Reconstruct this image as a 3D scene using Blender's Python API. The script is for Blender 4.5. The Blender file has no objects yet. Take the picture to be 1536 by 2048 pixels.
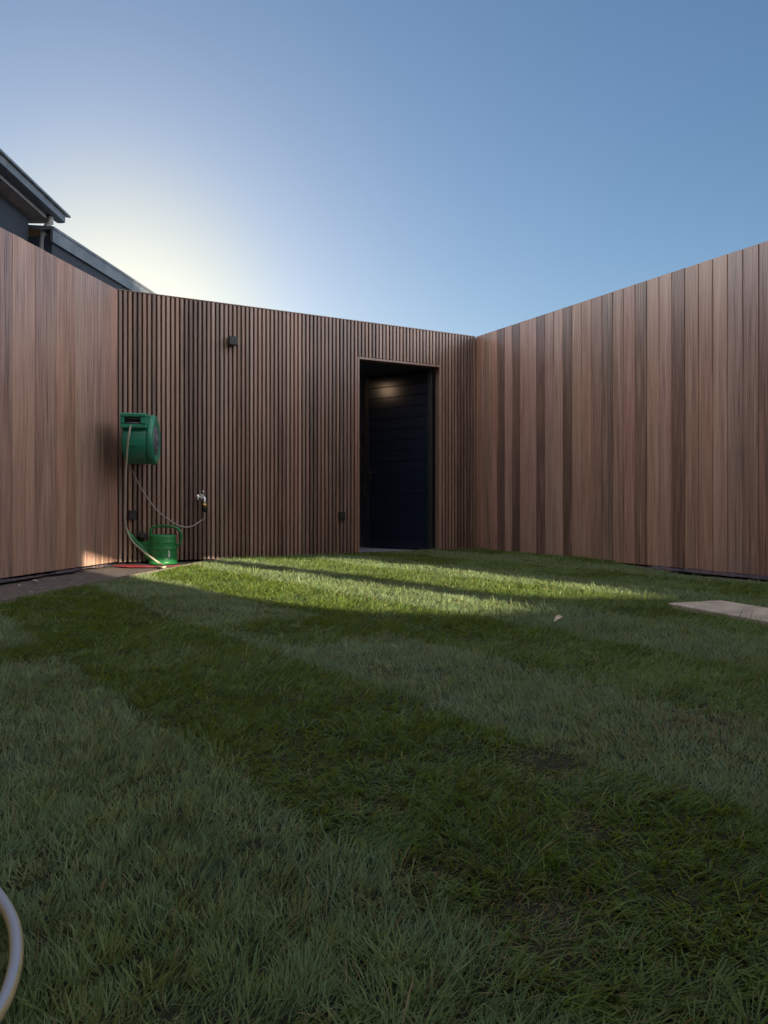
import bpy, math, random
import numpy as np
from mathutils import Vector, Matrix
from mathutils.geometry import tessellate_polygon
R = math.radians
random.seed(7)
rng = np.random.default_rng(11)
scene = bpy.context.scene
col = scene.collection

# ------------------------------------------------------------------ camera
CAM_H = 0.6
cd = bpy.data.cameras.new('camera')
cam = bpy.data.objects.new('camera', cd); col.objects.link(cam)
cam.location = (0, 0, CAM_H); cam.rotation_euler = (R(90), 0, 0)
cd.sensor_fit = 'VERTICAL'; cd.sensor_height = 36; cd.lens = 1500/2048*36
cd.shift_y = -16/2048
cd.clip_start = 0.05; cd.clip_end = 3000
scene.camera = cam

# ------------------------------------------------------------------ sky, sun, exposure
w = bpy.data.worlds.new('World'); scene.world = w; w.use_nodes = True
nt = w.node_tree; bg = nt.nodes['Background']
sky = nt.nodes.new('ShaderNodeTexSky'); sky.sky_type = 'NISHITA'; sky.sun_disc = False
sky.sun_elevation = R(13); sky.sun_rotation = R(-19.5)
sky.air_density = 1.0; sky.dust_density = .3; sky.ozone_density = 2.5; sky.altitude = 50
def wn(kind, **kw):
    q = nt.nodes.new(kind)
    for a, b_ in kw.items(): setattr(q, a, b_)
    return q
WL = nt.links.new
# the sky towards the hidden sun is the Nishita sky, its range softened; behind and beside the viewer extra brightness is added to light the yard
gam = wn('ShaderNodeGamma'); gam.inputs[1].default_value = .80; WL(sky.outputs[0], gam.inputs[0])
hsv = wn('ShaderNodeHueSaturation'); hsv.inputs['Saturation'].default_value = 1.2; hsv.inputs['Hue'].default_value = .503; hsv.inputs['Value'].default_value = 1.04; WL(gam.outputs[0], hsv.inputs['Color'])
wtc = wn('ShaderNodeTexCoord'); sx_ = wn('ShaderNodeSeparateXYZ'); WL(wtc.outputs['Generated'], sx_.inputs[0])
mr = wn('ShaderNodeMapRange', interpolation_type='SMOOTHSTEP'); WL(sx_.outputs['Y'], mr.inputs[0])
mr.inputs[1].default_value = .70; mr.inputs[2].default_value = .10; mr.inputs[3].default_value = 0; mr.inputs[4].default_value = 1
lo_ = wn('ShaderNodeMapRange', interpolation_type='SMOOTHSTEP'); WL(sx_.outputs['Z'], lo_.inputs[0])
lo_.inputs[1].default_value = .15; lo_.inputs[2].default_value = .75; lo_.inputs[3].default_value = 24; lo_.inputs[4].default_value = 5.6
sky_boost = wn('ShaderNodeVectorMath', operation='SCALE'); sky_boost.inputs[0].default_value = (.95, .975, 1.02); WL(lo_.outputs[0], sky_boost.inputs['Scale'])
sdir = (math.sin(R(-19.5))*math.cos(R(13)), math.cos(R(-19.5))*math.cos(R(13)), math.sin(R(13)))
dt = wn('ShaderNodeVectorMath', operation='DOT_PRODUCT'); WL(wtc.outputs['Generated'], dt.inputs[0]); dt.inputs[1].default_value = sdir
gl = wn('ShaderNodeMapRange', interpolation_type='SMOOTHSTEP'); WL(dt.outputs['Value'], gl.inputs[0]); gl.inputs[1].default_value = .972; gl.inputs[2].default_value = 1.0
warm = wn('ShaderNodeMix', data_type='RGBA', blend_type='MULTIPLY'); WL(gl.outputs[0], warm.inputs['Factor']); WL(hsv.outputs[0], warm.inputs[6]); warm.inputs[7].default_value = (1.10, 1.05, .87, 1)
mxs = wn('ShaderNodeMix', data_type='RGBA'); WL(mr.outputs[0], mxs.inputs['Factor']); WL(warm.outputs[2], mxs.inputs[6]); WL(sky_boost.outputs[0], mxs.inputs[7])
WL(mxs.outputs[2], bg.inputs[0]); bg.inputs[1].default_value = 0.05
SAZ, SEL = 39.0, 10.5        # low light that comes in past the viewer's right shoulder
sd = bpy.data.lights.new('sun', 'SUN'); sd.energy = 5.0; sd.angle = R(0.5); sd.color = (1, .85, .60)
sun = bpy.data.objects.new('sun', sd); col.objects.link(sun)
frm = Vector((math.sin(R(SAZ))*math.cos(R(SEL)), -math.cos(R(SAZ))*math.cos(R(SEL)), math.sin(R(SEL))))
sun.rotation_euler = frm.to_track_quat('Z', 'Y').to_euler(); sun.location = (8, -6, 6)
vs = scene.view_settings
vs.view_transform = 'Standard'; vs.look = 'None'; vs.gamma = 1; vs.exposure = 1.7; vs.use_curve_mapping = False

# ------------------------------------------------------------------ helpers
class MB:
    """collects vertices and faces, then links them as one mesh object"""
    def __init__(s): s.v = []; s.f = []; s.c = []; s.cc = (1, 1, 1, 1); s.sm = []
    def add(s, vs_, fs, smooth=False):
        b = len(s.v); s.v += [tuple(p) for p in vs_]; s.c += [s.cc]*len(vs_)
        for f in fs: s.f.append(tuple(i+b for i in f)); s.sm.append(smooth)
    def box(s, c, sx, sy, sz, M=None, bev=0.0):
        x, y, z = sx/2, sy/2, sz/2; cx, cy, cz = c
        if bev <= 0:
            P = [(-x,-y,-z),(x,-y,-z),(x,y,-z),(-x,y,-z),(-x,-y,z),(x,-y,z),(x,y,z),(-x,y,z)]
            F = [(3,2,1,0),(4,5,6,7),(0,1,5,4),(1,2,6,5),(2,3,7,6),(3,0,4,7)]
        else:
            b = min(bev, x*.9, y*.9, z*.9); P = []; idx = {}
            for ix in (-1,1):
                for iy in (-1,1):
                    for iz in (-1,1):
                        for k, q in enumerate(((x, y-b, z-b), (x-b, y, z-b), (x-b, y-b, z))):
                            idx[(ix,iy,iz,k)] = len(P); P.append((ix*q[0], iy*q[1], iz*q[2]))
            F = []
            for a in (-1,1):
                F.append([idx[(a,-1,-1,0)],idx[(a,1,-1,0)],idx[(a,1,1,0)],idx[(a,-1,1,0)]][::a])
                F.append([idx[(-1,a,-1,1)],idx[(1,a,-1,1)],idx[(1,a,1,1)],idx[(-1,a,1,1)]][::-a])
                F.append([idx[(-1,-1,a,2)],idx[(1,-1,a,2)],idx[(1,1,a,2)],idx[(-1,1,a,2)]][::a])
            for a in (-1,1):
                for c2 in (-1,1):
                    F.append([idx[(-1,a,c2,1)],idx[(1,a,c2,1)],idx[(1,a,c2,2)],idx[(-1,a,c2,2)]][::-a*c2])
                    F.append([idx[(a,-1,c2,0)],idx[(a,1,c2,0)],idx[(a,1,c2,2)],idx[(a,-1,c2,2)]][::a*c2])
                    F.append([idx[(a,c2,-1,0)],idx[(a,c2,1,0)],idx[(a,c2,1,1)],idx[(a,c2,-1,1)]][::-a*c2])
            for a in (-1,1):
                for b2 in (-1,1):
                    for c2 in (-1,1):
                        F.append([idx[(a,b2,c2,0)],idx[(a,b2,c2,1)],idx[(a,b2,c2,2)]][::a*b2*c2])
        M = M or Matrix()
        s.add([Vector((cx,cy,cz)) + (M @ Vector(p)) for p in P], F)
    def tube(s, pts, r, n=12, cap=True, colf=None):
        pts = [Vector(p) for p in pts]; m = len(pts)
        rs = r if hasattr(r, '__len__') else [r]*m
        T = [(pts[min(i+1,m-1)]-pts[max(i-1,0)]).normalized() for i in range(m)]
        up = Vector((0,0,1)) if abs(T[0].z) < .9 else Vector((1,0,0))
        N = (up - T[0]*up.dot(T[0])).normalized(); b = len(s.v); vv = []
        for i in range(m):
            N = (N - T[i]*N.dot(T[i])).normalized(); B = T[i].cross(N)
            for k in range(n):
                a = 2*math.pi*k/n; vv.append(pts[i] + (N*math.cos(a)+B*math.sin(a))*rs[i])
        ff = [(i*n+k, i*n+(k+1)%n, (i+1)*n+(k+1)%n, (i+1)*n+k) for i in range(m-1) for k in range(n)]
        s.add(vv, ff, True)
        if colf:
            for i in range(m):
                for k in range(n): s.c[b+i*n+k] = colf(2*math.pi*k/n)
        if cap: s.f += [tuple(b+k for k in range(n))[::-1], tuple(b+(m-1)*n+k for k in range(n))]; s.sm += [False]*2
    def lathe(s, prof, c, axis='Z', n=40, sx=1, sy=1, smooth=True, cap=True):
        """prof: (radius, along) list; along the given axis from point c"""
        vv = []
        for r, h in prof:
            for k in range(n):
                a = 2*math.pi*k/n; u, v = r*math.cos(a)*sx, r*math.sin(a)*sy
                if axis == 'Z': p = (u, v, h)
                elif axis == 'X': p = (h, u, v)
                else: p = (v, h, u)
                vv.append(Vector(c)+Vector(p))
        m = len(prof)
        ff = [(i*n+k, i*n+(k+1)%n, (i+1)*n+(k+1)%n, (i+1)*n+k) for i in range(m-1) for k in range(n)]
        b = len(s.v); s.add(vv, ff, smooth)
        if cap: s.f += [tuple(b+k for k in range(n))[::-1], tuple(b+(m-1)*n+k for k in range(n))]; s.sm += [False]*2
    def prism(s, poly, d0, d1, fn):
        """poly: list of 2-d points; fn(u, v, d) -> 3-d"""
        n = len(poly); vv = [fn(u, v, d0) for u, v in poly] + [fn(u, v, d1) for u, v in poly]
        tri = tessellate_polygon([[Vector((u, v, 0)) for u, v in poly]])
        F = [tuple(t) for t in tri] + [tuple(i+n for i in t)[::-1] for t in tri]
        F += [(i, (i+1)%n, (i+1)%n+n, i+n) for i in range(n)]
        s.add(vv, F)
    def build(s, name, mat, parent=None, bevel=0.0, recalc=True):
        me = bpy.data.meshes.new(name); me.from_pydata([tuple(p) for p in s.v], [], s.f); me.update()
        at = me.color_attributes.new('tone', 'FLOAT_COLOR', 'POINT')
        at.data.foreach_set('color', np.array(s.c, dtype=np.float32).ravel())
        me.polygons.foreach_set('use_smooth', s.sm)
        if recalc:
            import bmesh
            bm = bmesh.new(); bm.from_mesh(me); bmesh.ops.recalc_face_normals(bm, faces=bm.faces); bm.to_mesh(me); bm.free()
        me.materials.append(mat)
        o = bpy.data.objects.new(name, me); col.objects.link(o)
        if parent: o.parent = parent; o.matrix_parent_inverse = parent.matrix_basis.inverted()
        if bevel:
            b = o.modifiers.new('bevel', 'BEVEL'); b.width = bevel; b.segments = 3; b.limit_method = 'ANGLE'; b.angle_limit = R(35)
        return o
def tag(o, label=None, cat=None, group=None, kind=None):
    if label: o['label'] = label
    if cat: o['category'] = cat
    if group: o['group'] = group
    if kind: o['kind'] = kind
    return o
def empty(name, loc, label, cat, group=None):
    o = bpy.data.objects.new(name, None); col.objects.link(o); o.location = loc; o.empty_display_size = .1
    return tag(o, label, cat, group)
def px(x, y, Y): return Vector(((x-768)/1500*Y, Y, CAM_H-(y-1008)/1500*Y))     # survey: photo reading at a known distance
def gp(x, y, z=0.0):
    Y = (CAM_H-z)*1500/(y-1008); return Vector(((x-768)/1500*Y, Y, z))
def spline(pts, n=8):
    P = [Vector(p) for p in pts]; out = []
    for i in range(len(P)-1):
        p0 = P[max(i-1,0)]; p1 = P[i]; p2 = P[i+1]; p3 = P[min(i+2,len(P)-1)]
        for k in range(n):
            t = k/n
            out.append(.5*((2*p1)+(p2-p0)*t+(2*p0-5*p1+4*p2-p3)*t*t+(3*p1-p0-3*p2+p3)*t**3))
    out.append(P[-1]); return out

# ------------------------------------------------------------------ materials
def mat(name, base=(.5,.5,.5), rough=.5, metal=0.0, spec=.5, noise=None, bump=0.0, bscale=200):
    m = bpy.data.materials.new(name); m.use_nodes = True; n = m.node_tree; b = n.nodes['Principled BSDF']
    b.inputs['Base Color'].default_value = (*base, 1); b.inputs['Roughness'].default_value = rough
    b.inputs['Metallic'].default_value = metal; b.inputs['Specular IOR Level'].default_value = spec
    tc = n.nodes.new('ShaderNodeTexCoord')
    if noise:
        sc, amt = noise
        t = n.nodes.new('ShaderNodeTexNoise'); t.inputs['Scale'].default_value = sc; t.inputs['Detail'].default_value = 6
        n.links.new(tc.outputs['Object'], t.inputs['Vector'])
        r = n.nodes.new('ShaderNodeMapRange'); r.inputs[1].default_value = .3; r.inputs[2].default_value = .7
        r.inputs[3].default_value = 1-amt; r.inputs[4].default_value = 1+amt
        n.links.new(t.outputs[0], r.inputs[0])
        x = n.nodes.new('ShaderNodeVectorMath'); x.operation = 'SCALE'; x.inputs[0].default_value = base
        n.links.new(r.outputs[0], x.inputs['Scale']); n.links.new(x.outputs[0], b.inputs['Base Color'])
        r2 = n.nodes.new('ShaderNodeMapRange'); r2.inputs[1].default_value = .3; r2.inputs[2].default_value = .7
        r2.inputs[3].default_value = max(0, rough-.08); r2.inputs[4].default_value = min(1, rough+.1)
        n.links.new(t.outputs[0], r2.inputs[0]); n.links.new(r2.outputs[0], b.inputs['Roughness'])
    if bump:
        t2 = n.nodes.new('ShaderNodeTexNoise'); t2.inputs['Scale'].default_value = bscale; t2.inputs['Detail'].default_value = 8
        n.links.new(tc.outputs['Object'], t2.inputs['Vector'])
        bp = n.nodes.new('ShaderNodeBump'); bp.inputs['Strength'].default_value = bump; bp.inputs['Distance'].default_value = .004
        n.links.new(t2.outputs[0], bp.inputs['Height']); n.links.new(bp.outputs[0], b.inputs['Normal'])
    return m
def emit(name, c, s):
    m = bpy.data.materials.new(name); m.use_nodes = True; b = m.node_tree.nodes['Principled BSDF']
    b.inputs['Base Color'].default_value = (*c, 1); b.inputs['Emission Color'].default_value = (*c, 1); b.inputs['Emission Strength'].default_value = s
    return m
def wood(name, dark, light, rough, spec, fine=1.0):
    """oiled hardwood: per-board tone from the 'tone' attribute, grain stretched up the board"""
    m = bpy.data.materials.new(name); m.use_nodes = True; n = m.node_tree; L = n.links.new; b = n.nodes['Principled BSDF']
    at = n.nodes.new('ShaderNodeAttribute'); at.attribute_name = 'tone'
    sep = n.nodes.new('ShaderNodeSeparateColor'); L(at.outputs['Color'], sep.inputs[0])
    tc = n.nodes.new('ShaderNodeTexCoord')
    off = n.nodes.new('ShaderNodeVectorMath'); off.operation = 'MULTIPLY_ADD'
    L(at.outputs['Color'], off.inputs[0]); off.inputs[1].default_value = (37, 53, 91); L(tc.outputs['Object'], off.inputs[2])
    def grain(sx, sz, det, dist=0.0):
        mp = n.nodes.new('ShaderNodeMapping'); mp.inputs['Scale'].default_value = (sx, sx, sz); L(off.outputs[0], mp.inputs[0])
        t = n.nodes.new('ShaderNodeTexNoise'); t.inputs['Scale'].default_value = 1; t.inputs['Detail'].default_value = det
        t.inputs['Distortion'].default_value = dist; L(mp.outputs[0], t.inputs['Vector']); return t
    g1 = grain(120*fine, 2.2, 7, .4); g2 = grain(22*fine, .55, 4, 1.2); g3 = grain(420*fine, 9, 3)
    def mul(a, k, c):                                        # a*k + c
        q = n.nodes.new('ShaderNodeMath'); q.operation = 'MULTIPLY_ADD'; L(a, q.inputs[0]); q.inputs[1].default_value = k
        if isinstance(c, float): q.inputs[2].default_value = c
        else: L(c, q.inputs[2])
        return q.outputs[0]
    v = mul(g1.outputs[0], 1.35, -1.40); v = mul(g2.outputs[0], 1.0, v); v = mul(g3.outputs[0], .35, v); v = mul(sep.outputs[0], 1.1, v)
    cr = n.nodes.new('ShaderNodeValToRGB'); L(v, cr.inputs[0])
    e = cr.color_ramp.elements; e[0].position = .05; e[0].color = (*dark, 1); e[1].position = 1.0; e[1].color = (*light, 1)
    mid = cr.color_ramp.elements.new(.5); mid.color = tuple((a+c)/2*k for a, c, k in zip(dark, light, (1.06, .96, .92)))+(1,)
    hs = n.nodes.new('ShaderNodeHueSaturation'); L(cr.outputs[0], hs.inputs['Color'])
    L(mul(sep.outputs[1], .016, .4895), hs.inputs['Hue']); L(mul(sep.outputs[2], .2, .85), hs.inputs['Saturation'])
    L(hs.outputs[0], b.inputs['Base Color'])
    L(mul(g1.outputs[0], .25, rough-.12), b.inputs['Roughness']); b.inputs['Specular IOR Level'].default_value = spec
    bp = n.nodes.new('ShaderNodeBump'); bp.inputs['Strength'].default_value = .35; bp.inputs['Distance'].default_value = .0015
    L(mul(g3.outputs[0], .5, g1.outputs[0]), bp.inputs['Height']); L(bp.outputs[0], b.inputs['Normal'])
    return m
M_board = wood('oiled_hardwood_board', (.125,.070,.053), (.52,.335,.250), .31, 1.0)
M_slat = wood('oiled_hardwood_slat', (.085,.046,.034), (.38,.235,.168), .36, .9, 1.4)
M_back = mat('dark_backing', (.075,.045,.034), .8, spec=.2, noise=(8,.3))
M_plinth = mat('shadow_gap', (.012,.012,.014), .9, spec=.1, noise=(10,.3))
M_blackmetal = mat('black_powder_coat', (.018,.019,.022), .42, noise=(30,.2), bump=.1)
M_door = mat('black_door_board', (.010,.016,.029), .17)
M_room = mat('dark_room_lining', (.26,.28,.38), .7, noise=(4,.25))
M_green = mat('dark_green_plastic', (.022,.20,.125), .34, noise=(25,.12), bump=.12, bscale=400)
M_green2 = mat('dark_green_plastic_hood', (.02,.20,.118), .36, noise=(25,.12), bump=.1, bscale=400)
M_can = mat('grass_green_plastic', (.018,.20,.055), .33, noise=(18,.14), bump=.1, bscale=350)
M_grey = mat('grey_plastic', (.10,.11,.13), .4, noise=(40,.15))
M_blackpl = mat('black_plastic', (.014,.014,.017), .4, noise=(40,.2))
M_chrome = mat('chrome', (.78,.78,.78), .12, 1.0, noise=(30,.08))
M_brass = mat('brass', (.62,.40,.14), .3, 1.0, noise=(60,.15))
M_hose = mat('grey_hose', (.30,.27,.21), .45, noise=(60,.15), bump=.2, bscale=500)
M_hose2 = mat('brown_grey_hose', (.30,.25,.23), .45, noise=(60,.15))
M_white = mat('white_print', (.75,.78,.75), .5, noise=(200,.1))
M_leaf = mat('dry_leaf', (.62,.52,.40), .6, noise=(80,.3), bump=.4)
M_slab = mat('concrete_slab', (.40,.33,.275), .75, noise=(9,.28), bump=.5, bscale=160)
M_thresh = mat('threshold_concrete', (.20,.19,.18), .8, noise=(14,.2), bump=.4)
M_steel = mat('galvanised_edging', (.20,.175,.15), .45, .3, noise=(20,.25))
M_red = mat('red_webbing', (.22,.018,.03), .6, noise=(60,.25), bump=.4)
M_sheet = mat('blue_grey_plastic_film', (.035,.045,.085), .25, noise=(12,.4), bump=.3, bscale=40)
M_roof = mat('zinc_roofing', (.15,.165,.185), .42, .5, noise=(6,.2), bump=.1, bscale=30)
M_fascia = mat('pale_fascia_paint', (.20,.205,.20), .5, noise=(5,.1))
M_soffit = mat('soffit_boards', (.40,.33,.26), .6, noise=(10,.15))
M_nwall = mat('navy_render', (.014,.022,.036), .75, noise=(6,.2), bump=.3, bscale=60)
M_blocker = mat('pale_render', (.5,.48,.45), .8, noise=(4,.2), bump=.3, bscale=60)
M_chip = mat('pale_stone_chip', (.34,.31,.28), .8, noise=(50,.3), bump=.4)

def ground_mat(name, cols, scale, bump):
    m = bpy.data.materials.new(name); m.use_nodes = True; n = m.node_tree; L = n.links.new; b = n.nodes['Principled BSDF']
    tc = n.nodes.new('ShaderNodeTexCoord'); t = n.nodes.new('ShaderNodeTexNoise'); t.inputs['Scale'].default_value = scale
    t.inputs['Detail'].default_value = 10; t.inputs['Roughness'].default_value = .68; L(tc.outputs['Object'], t.inputs['Vector'])
    cr = n.nodes.new('ShaderNodeValToRGB'); L(t.outputs[0], cr.inputs[0]); el = cr.color_ramp.elements
    el[0].position = .32; el[0].color = (*cols[0],1); el[1].position = .68; el[1].color = (*cols[-1],1)
    for i, c in enumerate(cols[1:-1]): k = el.new(.32+.36*(i+1)/(len(cols)-1)); k.color = (*c,1)
    L(cr.outputs[0], b.inputs['Base Color']); b.inputs['Roughness'].default_value = .85; b.inputs['Specular IOR Level'].default_value = .3
    t2 = n.nodes.new('ShaderNodeTexNoise'); t2.inputs['Scale'].default_value = scale*14; t2.inputs['Detail'].default_value = 8; L(tc.outputs['Object'], t2.inputs['Vector'])
    bp = n.nodes.new('ShaderNodeBump'); bp.inputs['Strength'].default_value = bump; bp.inputs['Distance'].default_value = .01
    L(t2.outputs[0], bp.inputs['Height']); L(bp.outputs[0], b.inputs['Normal']); return m
M_soil = ground_mat('turf_soil', [(.012,.010,.006),(.018,.022,.009),(.03,.024,.014)], 9, .8)
M_earth = ground_mat('far_earth', [(.06,.05,.04),(.09,.08,.05)], .5, .5)
M_pave = ground_mat('compacted_grit', [(.055,.042,.036),(.15,.115,.10),(.09,.082,.085),(.27,.23,.205)], 5, 1.0)

# ------------------------------------------------------------------ plan of the yard
A = Vector((-2.985, 5.83)); B = Vector((-2.678, 7.55)); C = Vector((1.187, 9.68)); D = Vector((3.144, 6.14))
H = 2.755
uL = (A-B).normalized(); uB = (C-B).normalized(); uR = (D-C).normalized()
nB = Vector((-uB.y, uB.x))           # away from the yard, behind the slatted wall
nL = Vector((uL.y, -uL.x)); nL = nL if nL.x < 0 else -nL
nR = Vector((-uR.y, uR.x)); nR = nR if nR.x > 0 else -nR
LB = (C-B).length
def wp(O, u, n_, t, d, z): p = O + u*t + n_*d; return Vector((p.x, p.y, z))

# ground: one sheet to the horizon
g = MB(); S = 600; g.add([(-S,-S,-.06),(S,-S,-.06),(S,S,-.06),(-S,S,-.06)], [(0,1,2,3)])
tag(g.build('ground', M_earth, recalc=False), kind='structure')

def noise2(x, y, scale, seed):
    """smooth value noise in numpy"""
    r = np.random.default_rng(seed); G = r.random((128,128))
    X = x/scale+500; Y = y/scale+500; xi = np.floor(X).astype(int); yi = np.floor(Y).astype(int)
    fx = X-xi; fy = Y-yi; fx = fx*fx*(3-2*fx); fy = fy*fy*(3-2*fy); xi %= 128; yi %= 128; x1 = (xi+1)%128; y1 = (yi+1)%128
    return (G[xi,yi]*(1-fx)+G[x1,yi]*fx)*(1-fy)+(G[xi,y1]*(1-fx)+G[x1,y1]*fx)*fy

# paving: grit surface between lawn and walls, one gently uneven sheet
YB = -2.75
def grid_sheet(name, x0, x1, y0, y1, step, z, amp, m, inside):
    nx = int((x1-x0)/step)+1; ny = int((y1-y0)/step)+1
    xs = np.linspace(x0, x1, nx); ys = np.linspace(y0, y1, ny); X, Y = np.meshgrid(xs, ys)
    Z = z + amp*(noise2(X, Y, .5, 3)-.5) + amp*.5*(noise2(X, Y, .13, 4)-.5)
    b = MB(); b.v = [(float(a), float(c), float(d)) for a, c, d in zip(X.ravel(), Y.ravel(), Z.ravel())]; b.c = [(1,1,1,1)]*len(b.v)
    for j in range(ny-1):
        for i in range(nx-1):
            if inside(xs[i]+step/2, ys[j]+step/2): b.f.append((j*nx+i, j*nx+i+1, (j+1)*nx+i+1, (j+1)*nx+i)); b.sm.append(True)
    return b.build(name, m, recalc=False)
tag(grid_sheet('paving', -4.6, 8.2, YB, 10.2, .1, -.012, .010, M_pave, lambda x, y: True), kind='structure')

lawn_left = [(-2.75,YB),(-2.62,0.0),(-2.45,2.4),(-2.32,3.7),(-2.245,4.38),(-2.19,4.91),(-2.10,5.55),(-1.95,6.35),(-1.83,7.15),(-1.74,7.75),(-1.66,8.10)]
pR = [(2.27,7.66-.05),(2.41,6.55),(2.43,5.98),(2.63,5.72),(2.80,5.36)]
e_ = Vector((2.80,5.36))+uR*9.2
lawn_poly = lawn_left + [tuple(C+Vector((0,-.02)))] + [(C+uR*2.3-nR*.01)[:]] + pR[1:] + [(e_.x, e_.y), (6.6,YB)]
LP = np.array([(p[0], p[1]) for p in lawn_poly])
def in_poly(x, y, P=LP):
    r = np.zeros(np.shape(x), bool); j = len(P)-1
    for i in range(len(P)):
        c = ((P[i,1] > y) != (P[j,1] > y)) & (x < (P[j,0]-P[i,0])*(y-P[i,1])/(P[j,1]-P[i,1]+1e-12)+P[i,0]); r ^= c; j = i
    return r
def lawn_z(x, y): return .004 + .016*(noise2(x, y, .55, 21)-.5) + .010*(noise2(x, y, .17, 22)-.5) + .012*np.clip((y-3)/5, 0, 1)
def make_soil():
    st = .07; xs = np.arange(-3.0, 7.2, st); ys = np.arange(YB, 9.8, st); X, Y = np.meshgrid(xs, ys); Z = lawn_z(X, Y)
    b = MB(); b.v = [(float(a), float(c), float(d)) for a, c, d in zip(X.ravel(), Y.ravel(), Z.ravel())]; b.c = [(1,1,1,1)]*len(b.v)
    ins = in_poly(X+st/2, Y+st/2); nx = len(xs)
    for j in range(len(ys)-1):
        for i in range(nx-1):
            if ins[j,i]: b.f.append((j*nx+i, j*nx+i+1, (j+1)*nx+i+1, (j+1)*nx+i)); b.sm.append(True)
    tag(b.build('lawn_soil', M_soil, recalc=False), kind='structure')
make_soil()

# ------------------------------------------------------------------ timber walls
def tone(lo=.12, hi=.9): return (random.uniform(lo, hi), random.random(), random.random(), 1)
def board_wall(root, O, u, nb, length, pitch, z0, z1, tones=None):
    """vertical shiplap boards with V joints; one mesh, front face on the plan line"""
    b = MB(); k = 0; t = 0.0
    while t < length-.01:
        e = min(t+pitch, length); b.cc = tones[k] if tones and k < len(tones) else tone(.2, .8)
        dz = random.uniform(-.0015, .0015); dd = random.uniform(0, .0018)
        prof = [(t+.0005,.012),(t+.0038,.003+dd),(t+.007,dd),(e-.007,dd),(e-.0038,.003+dd),(e-.0005,.012)]
        bot = [wp(O,u,nb,a,d,z0) for a, d in prof]; top = [wp(O,u,nb,a,d,z1+dz) for a, d in prof]
        bb = [wp(O,u,nb,e-.0005,.024,z0), wp(O,u,nb,t+.0005,.024,z0)]; tb = [wp(O,u,nb,e-.0005,.024,z1+dz), wp(O,u,nb,t+.0005,.024,z1+dz)]
        lo = bot+bb; hi = top+tb; n = 8
        b.add(lo+hi, [(i,(i+1)%n,(i+1)%n+n,i+n) for i in range(n)]+[tuple(range(n))[::-1], tuple(range(n,2*n))])
        t = e; k += 1
    b.build('cladding', M_board, root)
def slab_between(b, O, u, nb, t0, t1, d0, d1, z0, z1):
    P = [wp(O,u,nb,t,d,z) for z in (z0,z1) for t, d in ((t0,d0),(t1,d0),(t1,d1),(t0,d1))]
    b.add(P, [(0,1,2,3),(4,5,6,7),(0,1,5,4),(1,2,6,5),(2,3,7,6),(3,0,4,7)])
def wall_backing(root, O, u, nb, t0, t1):
    b = MB(); slab_between(b, O, u, nb, t0, t1, .0245, .11, .10, H-.006); b.build('backing', M_back, root)
    b = MB(); slab_between(b, O, u, nb, t0, t1, .035, .10, -.05, .0995); b.build('plinth', M_plinth, root)

wl = empty('timber_wall', (B.x, B.y, 0), 'left wall of wide vertical hardwood boards behind the hose reel', 'timber wall')
LL = 10.4
board_wall(wl, B, uL, nL, LL, .1455, .022, H, [(random.uniform(.36,.66), random.random(), random.random(), 1) for _ in range(90)]); wall_backing(wl, B, uL, nL, 0, LL)
wr = empty('timber_wall', (C.x, C.y, 0), 'right wall of wide vertical hardwood boards in mixed brown tones', 'timber wall')
RL = 12.2
tr = [.5,.42,.62,.12,.66,.14,.62,.60,.16,.58,.66,.12,.62,.58,.40,.26,.48,.56,.26,.66,.60,.20,.50,.55,.62,.46,.34,.26,.5,.6]
board_wall(wr, C, uR, nR, RL, .1467, .012, H+.002, [(v, random.random(), random.random(), 1) for v in tr]); wall_backing(wr, C, uR, nR, 0, RL)

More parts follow.
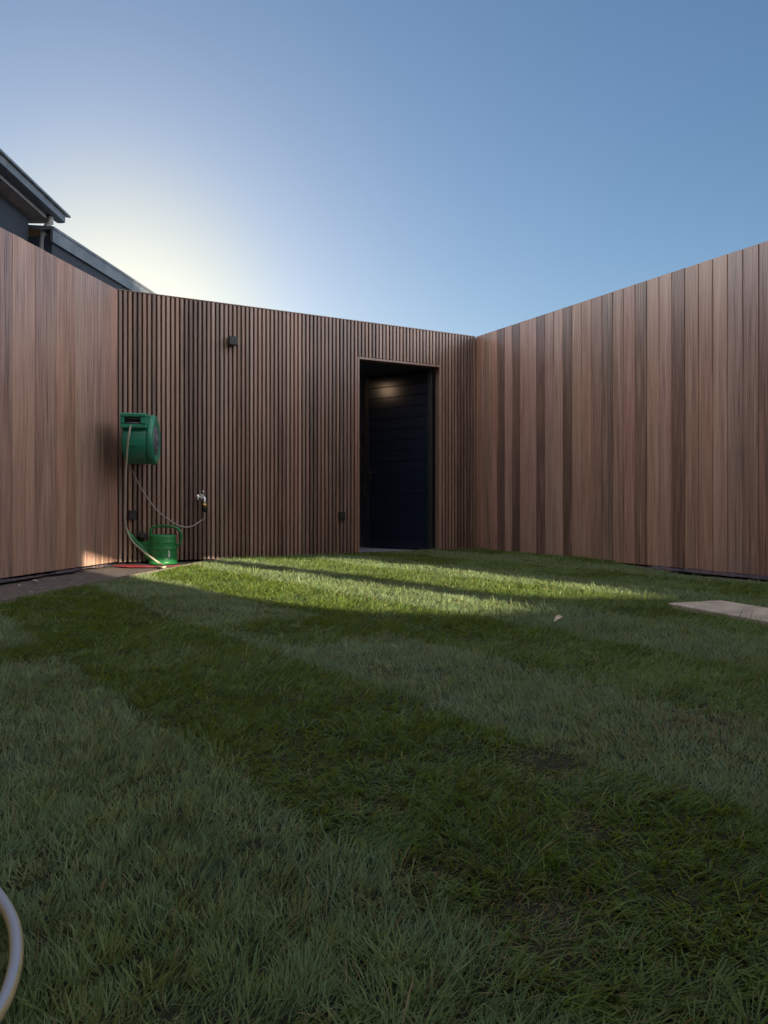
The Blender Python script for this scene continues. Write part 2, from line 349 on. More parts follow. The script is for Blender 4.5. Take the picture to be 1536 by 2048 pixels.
ws = empty('slatted_wall', ((B.x+C.x)/2, (B.y+C.y)/2, 0), 'end wall of narrow dark brown timber slats around the black doorway', 'slatted wall')
T0, T1, ZD = 2.733, 3.86, 2.315
def slats():
    b = MB(); pitch = (LB-.034-.008)/92; wd = .0315; t = .008
    k = 0; run = .45
    while t+wd < LB-.001:
        run = run*.55 + .45*random.uniform(.05, .95)
        v = min(.95, max(.05, run + random.uniform(-.18,.18)))
        b.cc = (v, random.random(), random.random(), 1)
        mid = t+wd/2; z0 = .012; z1 = H+random.uniform(-.001,.001)
        if T0-.002 < mid < T1+.002: z0 = ZD+.028
        c = wp(B, uB, nB, mid, .016, (z0+z1)/2)
        M = Matrix(((uB.x,nB.x,0),(uB.y,nB.y,0),(0,0,1)))
        b.box(c, wd, .030, z1-z0, M, bev=.0035)
        t += pitch; k += 1
    b.build('slats', M_slat, ws)
    b = MB()
    for a, c, z0, z1 in ((0,T0-.03,.09,H-.01),(T1+.03,LB+.16,.09,H-.01),(T0-.03,T1+.03,ZD+.03,H-.01)): slab_between(b, B, uB, nB, a, c, .0335, .10, z0, z1)
    b.build('backing', M_back, ws)
    b = MB()
    for a, c in ((0,T0-.03),(T1+.03,LB+.14)): slab_between(b, B, uB, nB, a, c, .045, .098, -.05, .0895)
    b.build('plinth', M_plinth, ws)
    b = MB(); b.cc = (.5,.4,.5,1)                                    # reveals of the opening
    slab_between(b, B, uB, nB, T0-.028, T0-.006, .002, .118, 0.0, ZD+.026)
    slab_between(b, B, uB, nB, T1+.006, T1+.028, .002, .118, 0.0, ZD+.026)
    slab_between(b, B, uB, nB, T0-.004, T1+.004, .001, .118, ZD+.002, ZD+.0265)
    b.build('door_reveal', M_slat, ws)
    b = MB(); slab_between(b, B, uB, nB, T0-.004, T1+.004, -.03, .24, -.05, .016); b.build('threshold', M_thresh, ws)
    b = MB(); b.cc = (.35,.4,.5,1)
    slab_between(b, B, uB, nB, .004, LB-.002, -.001, .10, H+.0015, H+.011); b.build('capping', M_slat, ws)
    b = MB(); slab_between(b, B, uB, nB, T0-.02, T1+.02, .1205, 1.3, ZD+.004, ZD+.02); b.build('lobby_soffit', mat('navy_soffit', (.07,.075,.11), .6, noise=(4,.2)), ws)
    # dark lobby seen through the doorway
    b = MB()
    for a in ((.4,4.35,3.02,3.06,0,2.6),(.4,4.35,.122,3.06,2.6,2.64),(.36,.4,.122,3.06,0,2.64),(4.35,4.39,.122,3.06,0,2.64),
              (.4,T0-.03,.122,.16,0,2.6),(T1+.03,4.35,.122,.16,0,2.6),(T0-.03,T1+.03,.122,.16,ZD+.03,2.6),(.4,4.35,.242,3.02,-.04,.008)):
        slab_between(b, B, uB, nB, *a)
    b.build('lobby', M_room, ws)
slats()

# open door leaf, hinged at the right jamb and swung inwards
hinge = wp(B, uB, nB, T1-.025, .13, 0)
ang = math.atan2(.60, -.80)
door = bpy.data.objects.new('door', None); col.objects.link(door); door.parent = ws; door.matrix_parent_inverse = ws.matrix_basis.inverted()
def on_leaf(): return Matrix.Translation(hinge) @ Matrix.Rotation(ang, 4, 'Z')
def leafify(o):
    o.data.transform(on_leaf()); return o
b = MB(); z = .03; k = 0
while z < ZD-.02:                                                    # horizontal black boards on the leaf
    e = min(z+.141, ZD-.004); prof = [(.024,z+.001),(.0285,z+.006),(.0285,e-.006),(.024,e-.001)]
    tilt = random.uniform(-.0012,.0012)
    v = [(x, y+tilt*i, zz) for x in (.06,1.01) for i, (y, zz) in enumerate(prof)]
    b.add(v, [(0,1,5,4),(1,2,6,5),(2,3,7,6)]); z = e
    k += 1
b.box((.535,.004,ZD/2), .948, .036, ZD-.05)
lf = leafify(b.build('leaf_boards', M_door, None)); lf.parent = door
b = MB()
b.box((.03,.004,ZD/2+.01), .058, .052, ZD-.03, bev=.003); b.box((1.04,.004,ZD/2+.01), .056, .052, ZD-.03, bev=.003)
fr = leafify(b.build('leaf_frame', M_blackmetal, None)); fr.parent = door
b = MB(); b.tube([(.98,.03,1.02),(.98,.075,1.02),(.97,.08,1.02),(.86,.08,1.02)], .009, 10); b.box((.98,.034,1.0), .04,.008,.16, bev=.002)
hd = leafify(b.build('handle', M_blackmetal, None)); hd.parent = door

# small warm lamp hanging in the lobby, seen only as a glow on the leaf
lp = wp(B, uB, nB, 1.44, 1.2, 2.42)
pl = empty('pendant_lamp', lp, 'warm lamp inside the dark doorway, seen as a glow on the open door', 'lamp')
b = MB(); b.lathe([(.001,-.10)]+[(.10*math.cos(a), .10*math.sin(a)) for a in [R(-80+20*i) for i in range(9)]]+[(.001,.10)], lp, n=24); b.build('globe', emit('warm_globe', (1,.66,.42), 3.2), pl)
b = MB(); b.tube([lp+Vector((0,0,.1)), lp+Vector((0,0,.178))], .006, 8); b.build('cord', M_blackpl, pl)

# ------------------------------------------------------------------ fittings on the slatted wall
MB_ROT = Matrix(((uB.x,nB.x,0),(uB.y,nB.y,0),(0,0,1)))
def wall_t(xp):                       # distance along the slatted wall for a photo column
    k = (xp-768)/1500; return (k*B.y-B.x)/(uB.x-k*uB.y)
def wall_pt(xp, yp, d=0.0):
    t = wall_t(xp); Y = (B+uB*t).y; return wp(B, uB, nB, t, -d, CAM_H-(yp-1008)/1500*Y)
def square_fitting(name, label, cat, xp, yp, sx, sz, dep, group=None):
    c = wall_pt(xp, yp, 0); o = empty(name, c, label, cat, group)
    b = MB(); b.box(wall_pt(xp, yp, dep*.25), sx*1.0, dep*.5, sz, MB_ROT, bev=.003); b.build('back_box', M_blackmetal, o)
    return o, c
o, c = square_fitting('wall_light', 'small black cube down light high on the slatted wall', 'wall light', 462, 684, .085, .085, .06)
b = MB(); b.box(wall_pt(462,684,.062), .092,.064,.092, MB_ROT, bev=.006); b.build('lamp_body', M_blackmetal, o)
b = MB(); b.lathe([(.001,0),(.028,0),(.028,.004)], wall_pt(462,684,.062)-Vector((0,0,.0495)), n=20); b.build('lens', M_grey, o)
o, c = square_fitting('power_outlet', 'black covered outlet low on slats beside the doorway', 'outlet', 682, 1031, .066, .088, .05)
b = MB(); b.box(wall_pt(682,1031,.033), .072,.018,.094, MB_ROT, bev=.005); b.box(wall_pt(682,1024,.044), .05,.006,.006, MB_ROT, bev=.002); b.build('flap_cover', M_blackpl, o)
o, c = square_fitting('power_outlet', 'black outlet below the hose reel beside its hanging hose', 'outlet', 264, 1030, .068, .088, .05)
b = MB(); b.box(wall_pt(264,1030,.033), .074,.018,.094, MB_ROT, bev=.005); b.box(wall_pt(264,1023,.044), .05,.006,.006, MB_ROT, bev=.002); b.build('flap_cover', M_blackpl, o)

# garden tap
tb = wall_pt(399, 994, 0)
tap = empty('garden_tap', tb, 'chrome garden tap on the slats with a brass collar and hose', 'tap')
fw = Vector((-nB.x, -nB.y, 0)); rt = Vector((uB.x, uB.y, 0)); up = Vector((0,0,1))
b = MB(); b.tube([tb-fw*.0, tb+fw*.006], .030, 20); b.tube([tb, tb+fw*.035, tb+fw*.06, tb+fw*.085], [.014,.014,.019,.017], 18)
e = tb+fw*.075+rt*.022
b.tube([tb+fw*.06+rt*.0, tb+fw*.07+rt*.014, e-up*.012, e-up*.05, e-up*.062], [.015,.014,.013,.012,.0155], 16); b.build('body', M_chrome, tap)
b = MB(); q = tb+fw*.07-rt*.02
b.tube([tb+fw*.065, q, q-rt*.02], [.010,.009,.010], 14)
for a in range(4):
    dv = fw*math.cos(R(90*a+30))+up*math.sin(R(90*a+30)); b.tube([q-rt*.016, q-rt*.016+dv*.024], [.006,.008], 10)
b.build('cross_handle', M_chrome, tap)
b = MB(); b.tube([tb+fw*.07+up*.012+rt*.012, tb+fw*.074+up*.04+rt*.010, tb+fw*.078+up*.058+rt*.008], [.005,.004,.006], 10); b.build('lever', M_chrome, tap)
b = MB(); b.tube([e-up*.062, e-up*.090], .0185, 18); b.build('collar', M_brass, tap)
b = MB(); b.tube([e-up*.090, e-up*.098, e-up*.125, e-up*.138], [.0165,.018,.017,.011], 16); b.build('connector', M_blackpl, tap)
tap.scale = (1.25, 1.25, 1.15)
hs = tb+(e-up*.138-tb)*1.2; hs.z = tb.z+(e-up*.138-tb).z*1.15

# ------------------------------------------------------------------ hose reel
RC = Vector((-2.385, 7.345, 1.225))
reel = empty('hose_reel', RC, 'dark green wall mounted hose reel with a slot and round side cover', 'hose reel')
def casing_outline():
    pts = []
    for i in range(0, 29):
        a = R(128 + i*(410-128)/28)             # leaves the top to the hood
        pts.append((-.222*math.cos(a+math.pi)*1.0, .236*math.sin(a)))
    return pts
b = MB(); prof = []
r0 = .232
ring = []
for i in range(48):
    a = 2*math.pi*i/48; y = -math.cos(a)*.225; z = math.sin(a)*.235
    if z > .10: y *= .96; z = .10+(z-.10)*1.02
    ring.append((y, z))
def add_drum(b, xs):
    n = len(ring); vv = []
    for x, s in xs: vv += [RC+Vector((x, y*s, z*s)) for y, z in ring]
    m = len(xs); b.add(vv, [(i*n+k,i*n+(k+1)%n,(i+1)*n+(k+1)%n,(i+1)*n+k) for i in range(m-1) for k in range(n)], True)
    o = len(b.v)-m*n; b.f += [tuple(o+k for k in range(n)), tuple(o+(m-1)*n+k for k in range(n))]; b.sm += [False]*2
add_drum(b, [(-.150,.90),(-.146,.95),(-.132,.985),(-.11,1.0),(-.02,1.005),(.08,1.0),(.100,.985),(.106,.955),(.108,.93)])
b.build('casing', M_green, reel)
b = MB(); add_drum(b, [(.102,.90),(.104,.985),(.112,1.03),(.128,1.045),(.150,1.035),(.166,.99),(.174,.92),(.172,.80),(.162,.72),(.160,.60)])
b.build('side_cover', M_green, reel)
b = MB(); b.lathe([(.145,.158),(.140,.170),(.10,.174),(.05,.176),(.046,.186),(.001,.188)], RC, 'X', 32)
for i in range(6):
    a = 2*math.pi*i/6; b.box(RC+Vector((.176,.095*math.cos(a),.095*math.sin(a))), .006,.018,.05, Matrix.Rotation(a,3,'X'), bev=.002)
b.build('side_panel', M_grey, reel)
b = MB()                                                             # hood round the hose slot
hz0, hz1 = .098, .232
def hood_piece(x0,x1,y0,y1,z0,z1,bev=.006): b.box(RC+Vector(((x0+x1)/2,(y0+y1)/2,(z0+z1)/2)), x1-x0,y1-y0,z1-z0, bev=bev)
hood_piece(-.152,.118,-.268,-.10,.196,.236,.010); hood_piece(-.152,.118,-.262,-.12,.092,.132,.008)
hood_piece(-.152,-.110,-.265,-.12,.1315,.1965); hood_piece(.056,.118,-.265,-.12,.1315,.1965)
hood_piece(-.145,.10,-.15,.10,.20,.248,.016)
b.build('outlet_hood', M_green2, reel)
b = MB(); b.box(RC+Vector((-.027,-.205,.164)), .165,.01,.064); b.build('slot', M_blackpl, reel)
b = MB(); b.tube([RC+Vector((-.108,-.236,.142)), RC+Vector((.054,-.236,.142))], .009, 12); b.tube([RC+Vector((-.108,-.236,.186)), RC+Vector((.054,-.236,.186))], .007, 12); b.build('guide_roller', M_grey, reel)
b = MB(); b.box(RC+Vector((-.045,-.2265,-.062)), .085,.012,.008, bev=.002); b.box(RC+Vector((-.045,-.2235,-.078)), .085,.012,.006, bev=.002); b.build('catch', M_green2, reel)
b = MB()
bp_ = wp(B, uB, nB, .20, -.012, RC.z-.02); b.box(bp_, .16,.022,.36, MB_ROT, bev=.004)
b.tube([bp_+Vector((0,-.01,.15)), RC+Vector((-.02,.15,.12))], .020, 12); b.tube([bp_+Vector((0,-.01,-.15)), RC+Vector((-.02,.15,-.13))], .020, 12)
b.build('wall_bracket', M_blackpl, reel)

reel.rotation_euler.z = R(7); reel.scale = (.90, 1, 1)

# the two hoses of the reel
hp = [(262,849,7.10),(260,858,7.055),(257,875,7.04),(254.5,900,7.06),(252.5,930,7.10),(251,965,7.12),(250,1000,7.15),(249.5,1030,7.17),(252,1054,7.18),(263,1080,7.18),(283,1100,7.18),(303,1115,7.19),(320,1127,7.20)]
P = [px(*q) for q in hp]; P += [gp(331,1133,.012), gp(326,1134.5,.010), gp(316,1133,.010)]
b = MB(); b.tube(spline(P), .0095, 12); o = b.build('garden_hose', M_hose)
tag(o, 'pale thin hose hanging from the reel slot down to the paving', 'hose')
b = MB(); hp2 = [(399,1043,7.86),(388,1051,7.82),(372,1054.5,7.78),(355,1050.5,7.73),(335,1038,7.68),(312,1019,7.62),(290,989,7.56),(272,958,7.50),(262,936,7.44),(257,924,7.40),(256,915,7.38)]
P = [hs+up*.012, hs-up*.02, hs-up*.07-rt*.002] + [px(*q) for q in hp2]
b.tube(spline(P), .0085, 12); tag(b.build('garden_hose', M_hose2), 'brown feed hose drooping from the garden tap up to the reel', 'hose')

# foreground hose: pale blue grey with straw coloured stripes
def stripe(a):
    a = math.degrees(a) % 360
    d = min(abs((a-s+180) % 360-180) for s in (78, 282, 180))
    return (.38,.30,.17,1) if d < 34 else (.27,.29,.37,1)
m = bpy.data.materials.new('striped_hose'); m.use_nodes = True; n = m.node_tree; bs = n.nodes['Principled BSDF']
at = n.nodes.new('ShaderNodeAttribute'); at.attribute_name = 'tone'; n.links.new(at.outputs['Color'], bs.inputs['Base Color'])
bs.inputs['Roughness'].default_value = .32; bs.inputs['Subsurface Weight'].default_value = .0
fh = [(-260,1850),(-160,1775),(-70,1758),(-18,1778),(10,1812),(27,1850),(32.5,1890),(30,1932),(18,1978),(0,2018),(-30,2060),(-90,2110),(-180,2150),(-300,2160)]
P = [gp(x, y, .040) for x, y in fh]
b = MB(); b.tube(spline(P, 12), .0084, 32, colf=stripe)
tag(b.build('garden_hose', m), 'loop of blue grey hose with straw stripes on grass at lower left', 'hose')

# ------------------------------------------------------------------ watering can
CC = Vector((-2.238, 7.60, -.004))
can = empty('watering_can', CC, 'bright green plastic watering can standing at foot of the slatted wall', 'watering can')
b = MB()
prof = [(.001,.0),(.138,.0),(.143,.006),(.142,.03),(.1385,.033),(.138,.085),(.1385,.087),(.1385,.092),(.1372,.095),(.1352,.150),(.1366,.153),(.1366,.157),(.1345,.160),(.1322,.215),(.1330,.217),(.1330,.221),(.1312,.224),(.130,.268),(.128,.283),(.120,.292),(.112,.294),(.108,.290),(.106,.26),(.001,.25)]
b.lathe(prof, CC, n=56, sx=1.0, sy=.92, cap=False); b.build('body', M_can, can)
b = MB(); P = [(-.124,.262),(-.128,.30),(-.122,.345),(-.10,.368),(-.055,.378),(0,.381),(.06,.378),(.115,.368),(.155,.347),(.178,.312),(.184,.27),(.176,.225),(.158,.192),(.126,.168)]
rr = [.016,.0145,.0135,.0125,.0125,.0125,.0125,.0125,.013,.013,.012,.011,.011,.013]
sp = spline([CC+Vector((x,0,z)) for x, z in P], 5); b.tube(sp, list(np.interp(np.linspace(0,1,len(sp)), np.linspace(0,1,len(rr)), rr)), 14); b.build('handle', M_can, can)
b = MB(); P = [(-.10,.035),(-.16,.095),(-.235,.182),(-.31,.262),(-.365,.325),(-.385,.352)]; b.tube(spline([CC+Vector((x,0,z)) for x, z in P], 4), list(np.interp(np.linspace(0,1,21), [0,.3,1], [.046,.030,.015])), 16); b.build('spout', M_can, can)
b = MB(); b.prism([(-.11,.05),(-.16,.10),(-.30,.25),(-.292,.272),(-.25,.238),(-.215,.220),(-.165,.226),(-.145,.245),(-.115,.250)], -.013, .013, lambda u, v, d: CC+Vector((u,d,v))); b.build('web', M_can, can, bevel=.004)
b = MB(); rc = CC+Vector((-.215,0,.272)); ax = Vector((.35,-.25,1)).normalized()
b.tube([rc-ax*.045, rc-ax*.02, rc, rc+ax*.022, rc+ax*.028], [.018,.024,.046,.055,.052], 24); b.build('rose', M_blackpl, can)
b = MB()                                                             # slim white emblem, printed on the curved side
for z0, z1, w0 in ((.105,.140,.006),(.075,.101,.008),(.062,.073,.004)):
    vv = []; a0 = R(-50)
    for zz in (z0, z1):
        rr_ = np.interp(zz, [.033,.085,.097,.150], [.1385,.138,.1375,.135])+.0022
        for s_ in (-1, 1):
            a = a0+s_*w0/.138; vv.append(CC+Vector((rr_*math.cos(a), rr_*.92*math.sin(a), zz)))
    b.add(vv, [(0,1,3,2)])
b.build('white_mark', M_white, can)

# ------------------------------------------------------------------ small things on the ground
b = MB(); pa = [gp(220,1132.5,.0), gp(240,1130,.0), gp(268,1130.4,.0), gp(300,1132,.0), gp(320,1132.2,.0), gp(362,1130.4,.0), gp(362,1131.6,.0), gp(320,1134,.0), gp(290,1134.6,.0), gp(255,1134.6,.0)]
b.prism([(p.x, p.y) for p in pa], .002, .0055, lambda u, v, d: Vector((u, v, d)))
tag(b.build('strap', M_red), 'flat red strap lying on grit paving beside the watering can', 'strap')

SA = Vector((1.618, 4.28)); su = Vector((.320,-.9474)); sv = Vector((.9474,.320))
b = MB(); c = SA+su*.5+sv*.19; b.box((c.x,c.y,.008), .38, 1.0, .056, Matrix(((sv.x,su.x,0),(sv.y,su.y,0),(0,0,1))), bev=.004)
tag(b.build('stepping_slab', M_slab), 'pale concrete slab set in the lawn by the right wall', 'paving slab')

def strip_mesh(pts, w, z0, z1):
    b = MB(); P = [Vector(p) for p in pts]
    for i in range(len(P)-1):
        d = (P[i+1]-P[i]).normalized(); nn = Vector((-d.y, d.x))*w/2
        vv = [P[i]-nn, P[i]+nn, P[i+1]+nn, P[i+1]-nn]; vv = [Vector((q.x,q.y,z)) for z in (z0,z1) for q in vv]
        b.add(vv, [(0,1,2,3),(4,5,6,7),(0,1,5,4),(1,2,6,5),(2,3,7,6),(3,0,4,7)])
    return b
sm_ = [ (p.x, p.y) for p in spline([Vector((x-.012,y,0)) for x, y in lawn_left], 4)]
tag(strip_mesh(sm_, .009, -.03, .034).build('lawn_edging', M_steel), 'thin metal edging between lawn and grit beside left wall', 'lawn edging')

b = MB(); N = 30                                                     # crumpled film at the foot of the right wall
for i in range(N):
    t = 2.95+i*.12
    for k in range(5):
        d = -.03-.06*k-(.03 if k == 4 else 0)*random.random(); q = wp(C, uR, nR, t, d, .006+.018*random.random()*(1-.15*k)); b.v.append(q); b.c.append((1,1,1,1))
for i in range(N-1):
    for k in range(4): b.f.append((i*5+k, i*5+k+1, (i+1)*5+k+1, (i+1)*5+k)); b.sm.append(True)
tag(b.build('plastic_sheet', M_sheet), 'strip of crumpled blue grey plastic along foot of right wall', 'plastic sheet')

b = MB(); N = 26
for i in range(N):
    t = .30+i*.11; wv = .05+.10*random.random()
    for k in range(4):
        q = wp(B, uL, nL, t, -.015-wv*k/3, .004+.016*random.random()*(1-.2*k)); b.v.append(q); b.c.append((1,1,1,1))
for i in range(N-1):
    for k in range(3): b.f.append((i*4+k, i*4+k+1, (i+1)*4+k+1, (i+1)*4+k)); b.sm.append(True)
tag(b.build('plastic_sheet', M_sheet), 'narrow dark strip of crumpled plastic along foot of left wall', 'plastic sheet')

# dry curled leaf on the lawn
lc = gp(1116, 1241, .058)
b = MB(); nl = 7
for i in range(nl):
    s_ = i/(nl-1); wv = .017*math.sin(math.pi*(.08+.9*s_))**.8
    for k in range(5):
        v_ = (k-2)/2; b.v.append(lc+Vector(((s_-.5)*.038, v_*wv*.45+.003*math.sin(5*s_), .008*math.sin(math.pi*s_)+abs(v_)*.004+v_*wv*.5+s_*.020-.006))); b.c.append((1,1,1,1))
for i in range(nl-1):
    for k in range(4): b.f.append((i*5+k,i*5+k+1,(i+1)*5+k+1,(i+1)*5+k)); b.sm.append(True)
tag(b.build('dry_leaf', M_leaf), 'pale curled dry leaf lying on the middle of the lawn', 'leaf')

chips = [(70,1162,.022,'largest pale stone chip on the grit along the left wall'),(38,1171,.014,'small stone chip nearest the left photo edge on the grit'),
         (108,1157,.011,'small stone chip on the grit farthest along towards the corner'),(62,1184,.010,'tiny stone chip on the grit closest to the lawn')]
for i, (x, y, r, lab) in enumerate(chips):
    p = gp(x, y, .0); b = MB(); vv = []; rr_ = random.Random(i)
    for z_, s_ in ((-.3,.8),(.15,1),(.5,.55)):
        for k in range(7): a = 2*math.pi*k/7; q = s_*rr_.uniform(.75,1.15); vv.append(p+Vector((r*1.3*q*math.cos(a), r*q*math.sin(a), r*z_)))
    b.add(vv, [(j*7+k, j*7+(k+1)%7, (j+1)*7+(k+1)%7, (j+1)*7+k) for j in range(2) for k in range(7)]+[tuple(range(7)), tuple(range(14,21))])
    tag(b.build('stone_chip', M_chip), lab, 'stone', 'stone chips on the grit strip')

# ------------------------------------------------------------------ neighbouring house over the left wall
nh = empty('neighbour_house', (-5.5, 8, 0), 'dark house with metal roofs rising behind the left wall', 'house')
b = MB()
b.box((-7.6,3.4,2.15), 6.0, 12.6, 4.30); b.build('upper_wall', M_nwall, nh)
# long roof plate with its eave towards the yard: edge lines read from the photo
def beam(b, P0, P1, prof):
    """prof: (sideways, height) outline swept from P0 to P1"""
    d = (P1-P0).normalized(); s_ = Vector((-d.y, d.x, 0)); n = len(prof)
    vv = [P+s_*a+Vector((0,0,h)) for P in (P0, P1) for a, h in prof]
    b.add(vv, [(i,(i+1)%n,(i+1)%n+n,i+n) for i in range(n)]+[tuple(range(n))[::-1], tuple(range(n,2*n))])
E0 = Vector((-4.02,-3,4.5)); E1 = Vector((-4.275,10.16,4.5))
b = MB(); beam(b, E0, E1, [(-.03,0),(-.03,-.028),(3.4,.50),(3.4,.56)]); b.build('roof', M_roof, nh)
b = MB(); e1 = E1-Vector((0,.10,0)); beam(b, E0, e1, [(.0,-.03),(.0,-.125),(.03,-.135),(.10,-.135),(.13,-.12),(.13,-.03)]); b.build('gutter', M_roof, nh)
b = MB(); e2 = E1-Vector((0,.16,0)); beam(b, E0, e2, [(.131,-.02),(.131,-.18),(.155,-.18),(.155,-.02)]); b.build('fascia', M_fascia, nh)
b = MB(); e3 = E1-Vector((0,.20,0)); beam(b, E0, e3, [(.156,-.165),(.156,-.178),(.60,-.178),(.60,-.165)]); b.build('soffit', M_soffit, nh)
q = Vector((-4.47, 9.82, 0)); b = MB(); b.tube([q+Vector((.10,.0,4.36)), q+Vector((.10,0,4.30)), q+Vector((.02,0,4.18)), q+Vector((.0,0,4.0)), q], .04, 12); b.build('downpipe', M_fascia, nh)
F0 = Vector((-4.28,9.72,4.2)); F1 = Vector((-3.60,15.2,4.2))
b = MB(); beam(b, F0, F1, [(0,0),(0,-.035),(.16,-.035),(4.5,.42),(4.5,.47)]); b.build('lower_roof', M_roof, nh)
b = MB(); beam(b, F0, F1, [(.012,-.036),(.012,-.20),(.045,-.20),(.045,-.036)]); b.build('lower_fascia', M_roof, nh)
b = MB(); beam(b, F0+Vector((0,.05,-4.2)), F1+Vector((0,-.05,-4.2)), [(.047,4.10),(.047,0),(4.4,0),(4.4,4.10)]); b.build('lower_wall', M_nwall, nh)

# ------------------------------------------------------------------ unseen wall added behind the viewer to block the sun lamp,
# its two openings are shaped to form the lit strips on the lawn
HY = -2.8; HK = math.tan(R(SEL))/math.tan(R(12))
def blocker_wall():
    outer = [(-6.5,-.05),(14.5,-.05),(14.5,7.7),(-6.5,7.7)]
    h1 = [(5.13,2.85),(5.12,2.40),(5.25,2.02),(5.40,1.90),(5.9,1.87),(6.45,1.93),(6.70,2.02),(6.74,2.2),(6.60,2.85)]
    h2 = [(6.80,2.97),(6.97,2.47),(6.98,2.2),(7.0,2.07),(7.5,2.05),(7.85,2.09),(8.15,2.25),(8.30,2.55),(8.34,2.97)]
    h1 = [(u, .03+(v-.03)*HK) for u, v in h1]; h2 = [(u, .03+(v-.03)*HK) for u, v in h2]
    loops = [outer, h1, h2]; tri = tessellate_polygon([[Vector((u,v,0)) for u, v in lo] for lo in loops]); flat = [p for lo in loops for p in lo]; n = len(flat)
    b = MB(); vv = [(u, HY, v) for u, v in flat]+[(u, HY-.12, v) for u, v in flat]
    F = [tuple(t) for t in tri]+[tuple(i+n for i in t)[::-1] for t in tri]; o = 0
    for lo in loops:
        m_ = len(lo); F += [(o+i, o+(i+1)%m_, o+(i+1)%m_+n, o+i+n) for i in range(m_)]; o += m_
    b.add(vv, F); return b
hh = empty('rear_light_blocker', (4, HY, 0), 'added unseen wall behind the viewer that blocks and shapes the sunlight', 'house')
blocker_wall().build('blocker_wall', M_blocker, hh)

# ------------------------------------------------------------------ turf
SD = np.array([.588, -.809]); SQ = np.array([.809, .588])
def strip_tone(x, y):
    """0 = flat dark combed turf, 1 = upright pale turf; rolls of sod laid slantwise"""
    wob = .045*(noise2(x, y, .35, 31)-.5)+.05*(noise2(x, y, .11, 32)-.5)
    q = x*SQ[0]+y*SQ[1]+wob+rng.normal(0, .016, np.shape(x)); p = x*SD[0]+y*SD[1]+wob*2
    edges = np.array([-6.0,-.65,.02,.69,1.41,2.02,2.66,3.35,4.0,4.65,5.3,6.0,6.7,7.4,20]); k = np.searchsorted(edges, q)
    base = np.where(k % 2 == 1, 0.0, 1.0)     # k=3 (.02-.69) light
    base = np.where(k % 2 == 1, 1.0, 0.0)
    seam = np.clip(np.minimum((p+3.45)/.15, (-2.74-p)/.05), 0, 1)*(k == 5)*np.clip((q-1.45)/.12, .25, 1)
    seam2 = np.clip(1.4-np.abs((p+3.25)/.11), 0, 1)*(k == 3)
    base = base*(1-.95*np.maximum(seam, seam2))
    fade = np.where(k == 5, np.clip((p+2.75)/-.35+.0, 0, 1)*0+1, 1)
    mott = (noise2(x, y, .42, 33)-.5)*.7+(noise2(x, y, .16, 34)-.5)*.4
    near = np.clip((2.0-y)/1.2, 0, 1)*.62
    amp = np.where(k >= 7, .62, 1.0)                       # rolls beyond the middle get less tone contrast
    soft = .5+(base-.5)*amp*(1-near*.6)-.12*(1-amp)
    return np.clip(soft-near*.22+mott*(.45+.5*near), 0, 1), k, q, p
def grow(n_try, ymin, ymax, dens, name_seed):
    pass
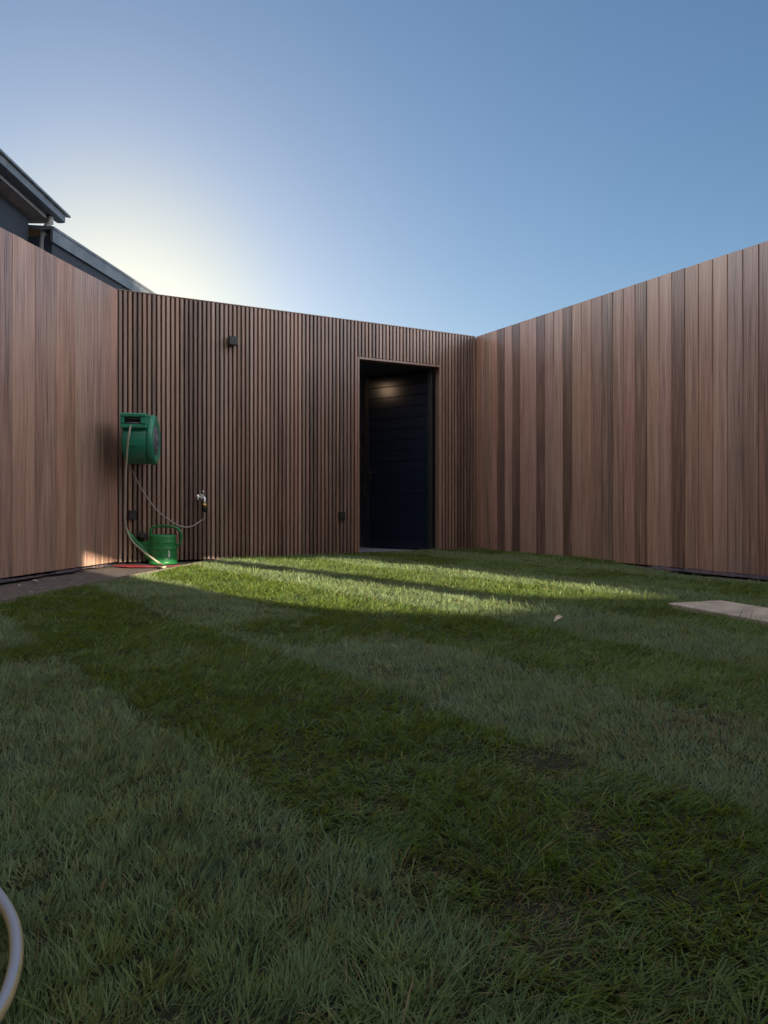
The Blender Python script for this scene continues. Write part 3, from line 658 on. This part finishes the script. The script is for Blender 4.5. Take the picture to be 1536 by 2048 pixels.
def make_turf():
    xs, ys = [], []
    bands = [(-1.2,.6,3000),(.6,1.1,44000),(1.1,1.7,36000),(1.7,2.6,27000),(2.6,3.8,20000),(3.8,5.4,13000),(5.4,7.2,10000),(7.2,9.8,8500)]
    for y0, y1, d in bands:
        x0, x1 = -3.2, 6.6; nmax = int((x1-x0)*(y1-y0)*d)
        X = rng.uniform(x0, x1, nmax); Y = rng.uniform(y0, y1, nmax)
        half = np.maximum(Y, .1)*.512+.12; out = np.abs(X)-half
        keep = in_poly(X, Y) & (rng.random(nmax) < np.where(out < 0, 1, np.where(out < .9, .45, .12)))
        # not through the slab
        rx = X-SA.x; ry = Y-SA.y; a = rx*su.x+ry*su.y; c = rx*sv.x+ry*sv.y
        keep &= ~((a > -.0) & (a < 1.0) & (c > -.0) & (c < .38))
        xs.append(X[keep]); ys.append(Y[keep])
    X = np.concatenate(xs); Y = np.concatenate(ys); n = len(X); print('blades', n)
    T, k, q, p = strip_tone(X, Y)
    dist = np.hypot(X, Y)
    thin = noise2(X, Y, .09, 41)
    # blades stand in tufts: each leans away from its tuft's middle
    tab = rng.random((4, 256, 256)); cs = .034; ci = np.floor(X/cs).astype(int); cj = np.floor(Y/cs).astype(int)
    tx = (ci+tab[0, ci % 256, cj % 256])*cs; ty = (cj+tab[1, ci % 256, cj % 256])*cs
    ra_x = (X-tx)/cs; ra_y = (Y-ty)/cs; tr1 = tab[2, ci % 256, cj % 256]; tr2 = tab[3, ci % 256, cj % 256]; rad = np.hypot(ra_x, ra_y)
    bare = np.zeros(n)
    for bx, by, r in ((1080,1815,.05),(1090,1512,.055),(1405,1440,.07),(860,1735,.03),(1180,1640,.03),(760,1600,.03)):
        g_ = gp(bx, by, .02); bare = np.maximum(bare, np.exp(-((X-g_.x)**2+(Y-g_.y)**2)/(2*r*r)))
    h = (.026+.020*rng.random(n))*(1-.45*T*0) ; h = (.018+.015*rng.random(n)+(1-T)*(.004+.006*rng.random(n)))
    h *= .72+.55*noise2(X, Y, .22, 42); h *= 1-.6*bare
    tall = rng.random(n) < .012; h = np.where(tall, h*1.5, h)
    w_ = (.00065+.0006*rng.random(n))*(1+np.clip(dist-1, 0, 8)*.20)
    # combing direction: flat strips fall across to the right, upright strips lean away a little
    lay = R(80)*T+R(-30)*(1-T) + (noise2(X, Y, .5, 43)-.5)*2.2 + (noise2(X, Y, .13, 44)-.5)*1.6 + rng.normal(0, .85, n)
    lx = np.cos(lay)+ra_x*1.3+.5*np.cos(tr1*6.283); ly = np.sin(lay)+ra_y*1.3+.5*np.sin(tr1*6.283); lay = np.arctan2(ly, lx)
    h *= (.72+.55*tr2)*(1.12-.30*np.clip(rad, 0, 1))*np.exp(rng.normal(0, .18, n)); w_ *= .7+.7*tr1**2+.25*rng.random(n)
    lean = (.50+.50*rng.random(n))*T+(.80+.60*rng.random(n))*(1-T); lean = lean*(.8+.5*noise2(X, Y, .2, 46)); lean = np.where(tall, lean*.6, lean)
    lean = np.clip(lean+rng.normal(0, .16, n), .05, 1.5)
    dx = np.cos(lay); dy = np.sin(lay)
    face = lay+np.pi/2+rng.normal(0, .7, n); wx = np.cos(face)*w_; wy = np.sin(face)*w_
    Z = lawn_z(X, Y)-.002
    segs = [(0,.0,1.0),(.38,.55,.95),(.72,.85,.70),(1.0,1.0,0)]
    V = np.zeros((n,7,3), np.float32); vi = 0
    px_ = X.copy(); py_ = Y.copy(); pz_ = Z.copy(); last = 0
    for i, (s_, bend, ww) in enumerate(segs):
        if i:
            th = lean*(.35+.75*(bend)); st = h*(s_-last); px_ = px_+dx*np.sin(th)*st; py_ = py_+dy*np.sin(th)*st; pz_ = pz_+np.cos(th)*st
        last = s_
        if i < 3:
            V[:,vi,0] = px_-wx*ww; V[:,vi,1] = py_-wy*ww; V[:,vi,2] = pz_; V[:,vi+1,0] = px_+wx*ww; V[:,vi+1,1] = py_+wy*ww; V[:,vi+1,2] = pz_; vi += 2
        else: V[:,vi,0] = px_; V[:,vi,1] = py_; V[:,vi,2] = pz_
    # colour of each blade
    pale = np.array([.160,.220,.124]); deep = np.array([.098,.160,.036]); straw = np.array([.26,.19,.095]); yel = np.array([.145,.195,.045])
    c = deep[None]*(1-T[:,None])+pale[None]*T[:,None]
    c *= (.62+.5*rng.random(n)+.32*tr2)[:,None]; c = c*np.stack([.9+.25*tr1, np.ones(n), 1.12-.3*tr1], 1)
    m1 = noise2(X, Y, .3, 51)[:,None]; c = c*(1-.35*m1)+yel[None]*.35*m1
    isstraw = rng.random(n) < (.025+.10*np.clip(thin-.6, 0, 1)+.45*bare); c = np.where(isstraw[:,None], straw[None]*(.6+.6*rng.random(n))[:,None], c)
    base = (np.arange(n)*7)[:,None]
    quads = np.stack([np.stack([base[:,0]+a for a in t], 1) for t in ((0,1,3,2),(2,3,5,4))], 1).reshape(-1,4)
    tris = np.stack([base[:,0]+a for a in (4,5,6)], 1)
    me = bpy.data.meshes.new('grass'); me.vertices.add(n*7); me.vertices.foreach_set('co', V.ravel())
    nl = len(quads)*4+len(tris)*3; me.loops.add(nl); me.polygons.add(len(quads)+len(tris))
    me.loops.foreach_set('vertex_index', np.concatenate([quads.ravel(), tris.ravel()]).astype(np.int32))
    ls = np.concatenate([np.arange(len(quads))*4, len(quads)*4+np.arange(len(tris))*3]).astype(np.int32)
    me.polygons.foreach_set('loop_start', ls)
    me.update(calc_edges=True)
    me.polygons.foreach_set('use_smooth', np.ones(len(me.polygons), bool))
    at = me.color_attributes.new('tone', 'FLOAT_COLOR', 'POINT')
    cc = np.ones((n,7,4), np.float32); cc[:,:,:3] = c[:,None,:]; at.data.foreach_set('color', cc.ravel())
    m = bpy.data.materials.new('grass_blade'); m.use_nodes = True; nd = m.node_tree; L = nd.links.new; b = nd.nodes['Principled BSDF']; out = nd.nodes['Material Output']
    a = nd.nodes.new('ShaderNodeAttribute'); a.attribute_name = 'tone'; L(a.outputs['Color'], b.inputs['Base Color'])
    b.inputs['Roughness'].default_value = .48; b.inputs['Specular IOR Level'].default_value = .35
    tr_ = nd.nodes.new('ShaderNodeBsdfTranslucent'); hs_ = nd.nodes.new('ShaderNodeHueSaturation'); hs_.inputs['Hue'].default_value = .48; hs_.inputs['Saturation'].default_value = 1.15; hs_.inputs['Value'].default_value = 1.5
    L(a.outputs['Color'], hs_.inputs['Color']); L(hs_.outputs[0], tr_.inputs['Color'])
    mx = nd.nodes.new('ShaderNodeMixShader'); mx.inputs[0].default_value = .36; L(b.outputs[0], mx.inputs[1]); L(tr_.outputs[0], mx.inputs[2]); L(mx.outputs[0], out.inputs['Surface'])
    me.materials.append(m); o = bpy.data.objects.new('grass', me); col.objects.link(o)
    tag(o, 'freshly laid turf in slanting pale and dark green rolls', 'grass', kind='stuff')
make_turf()
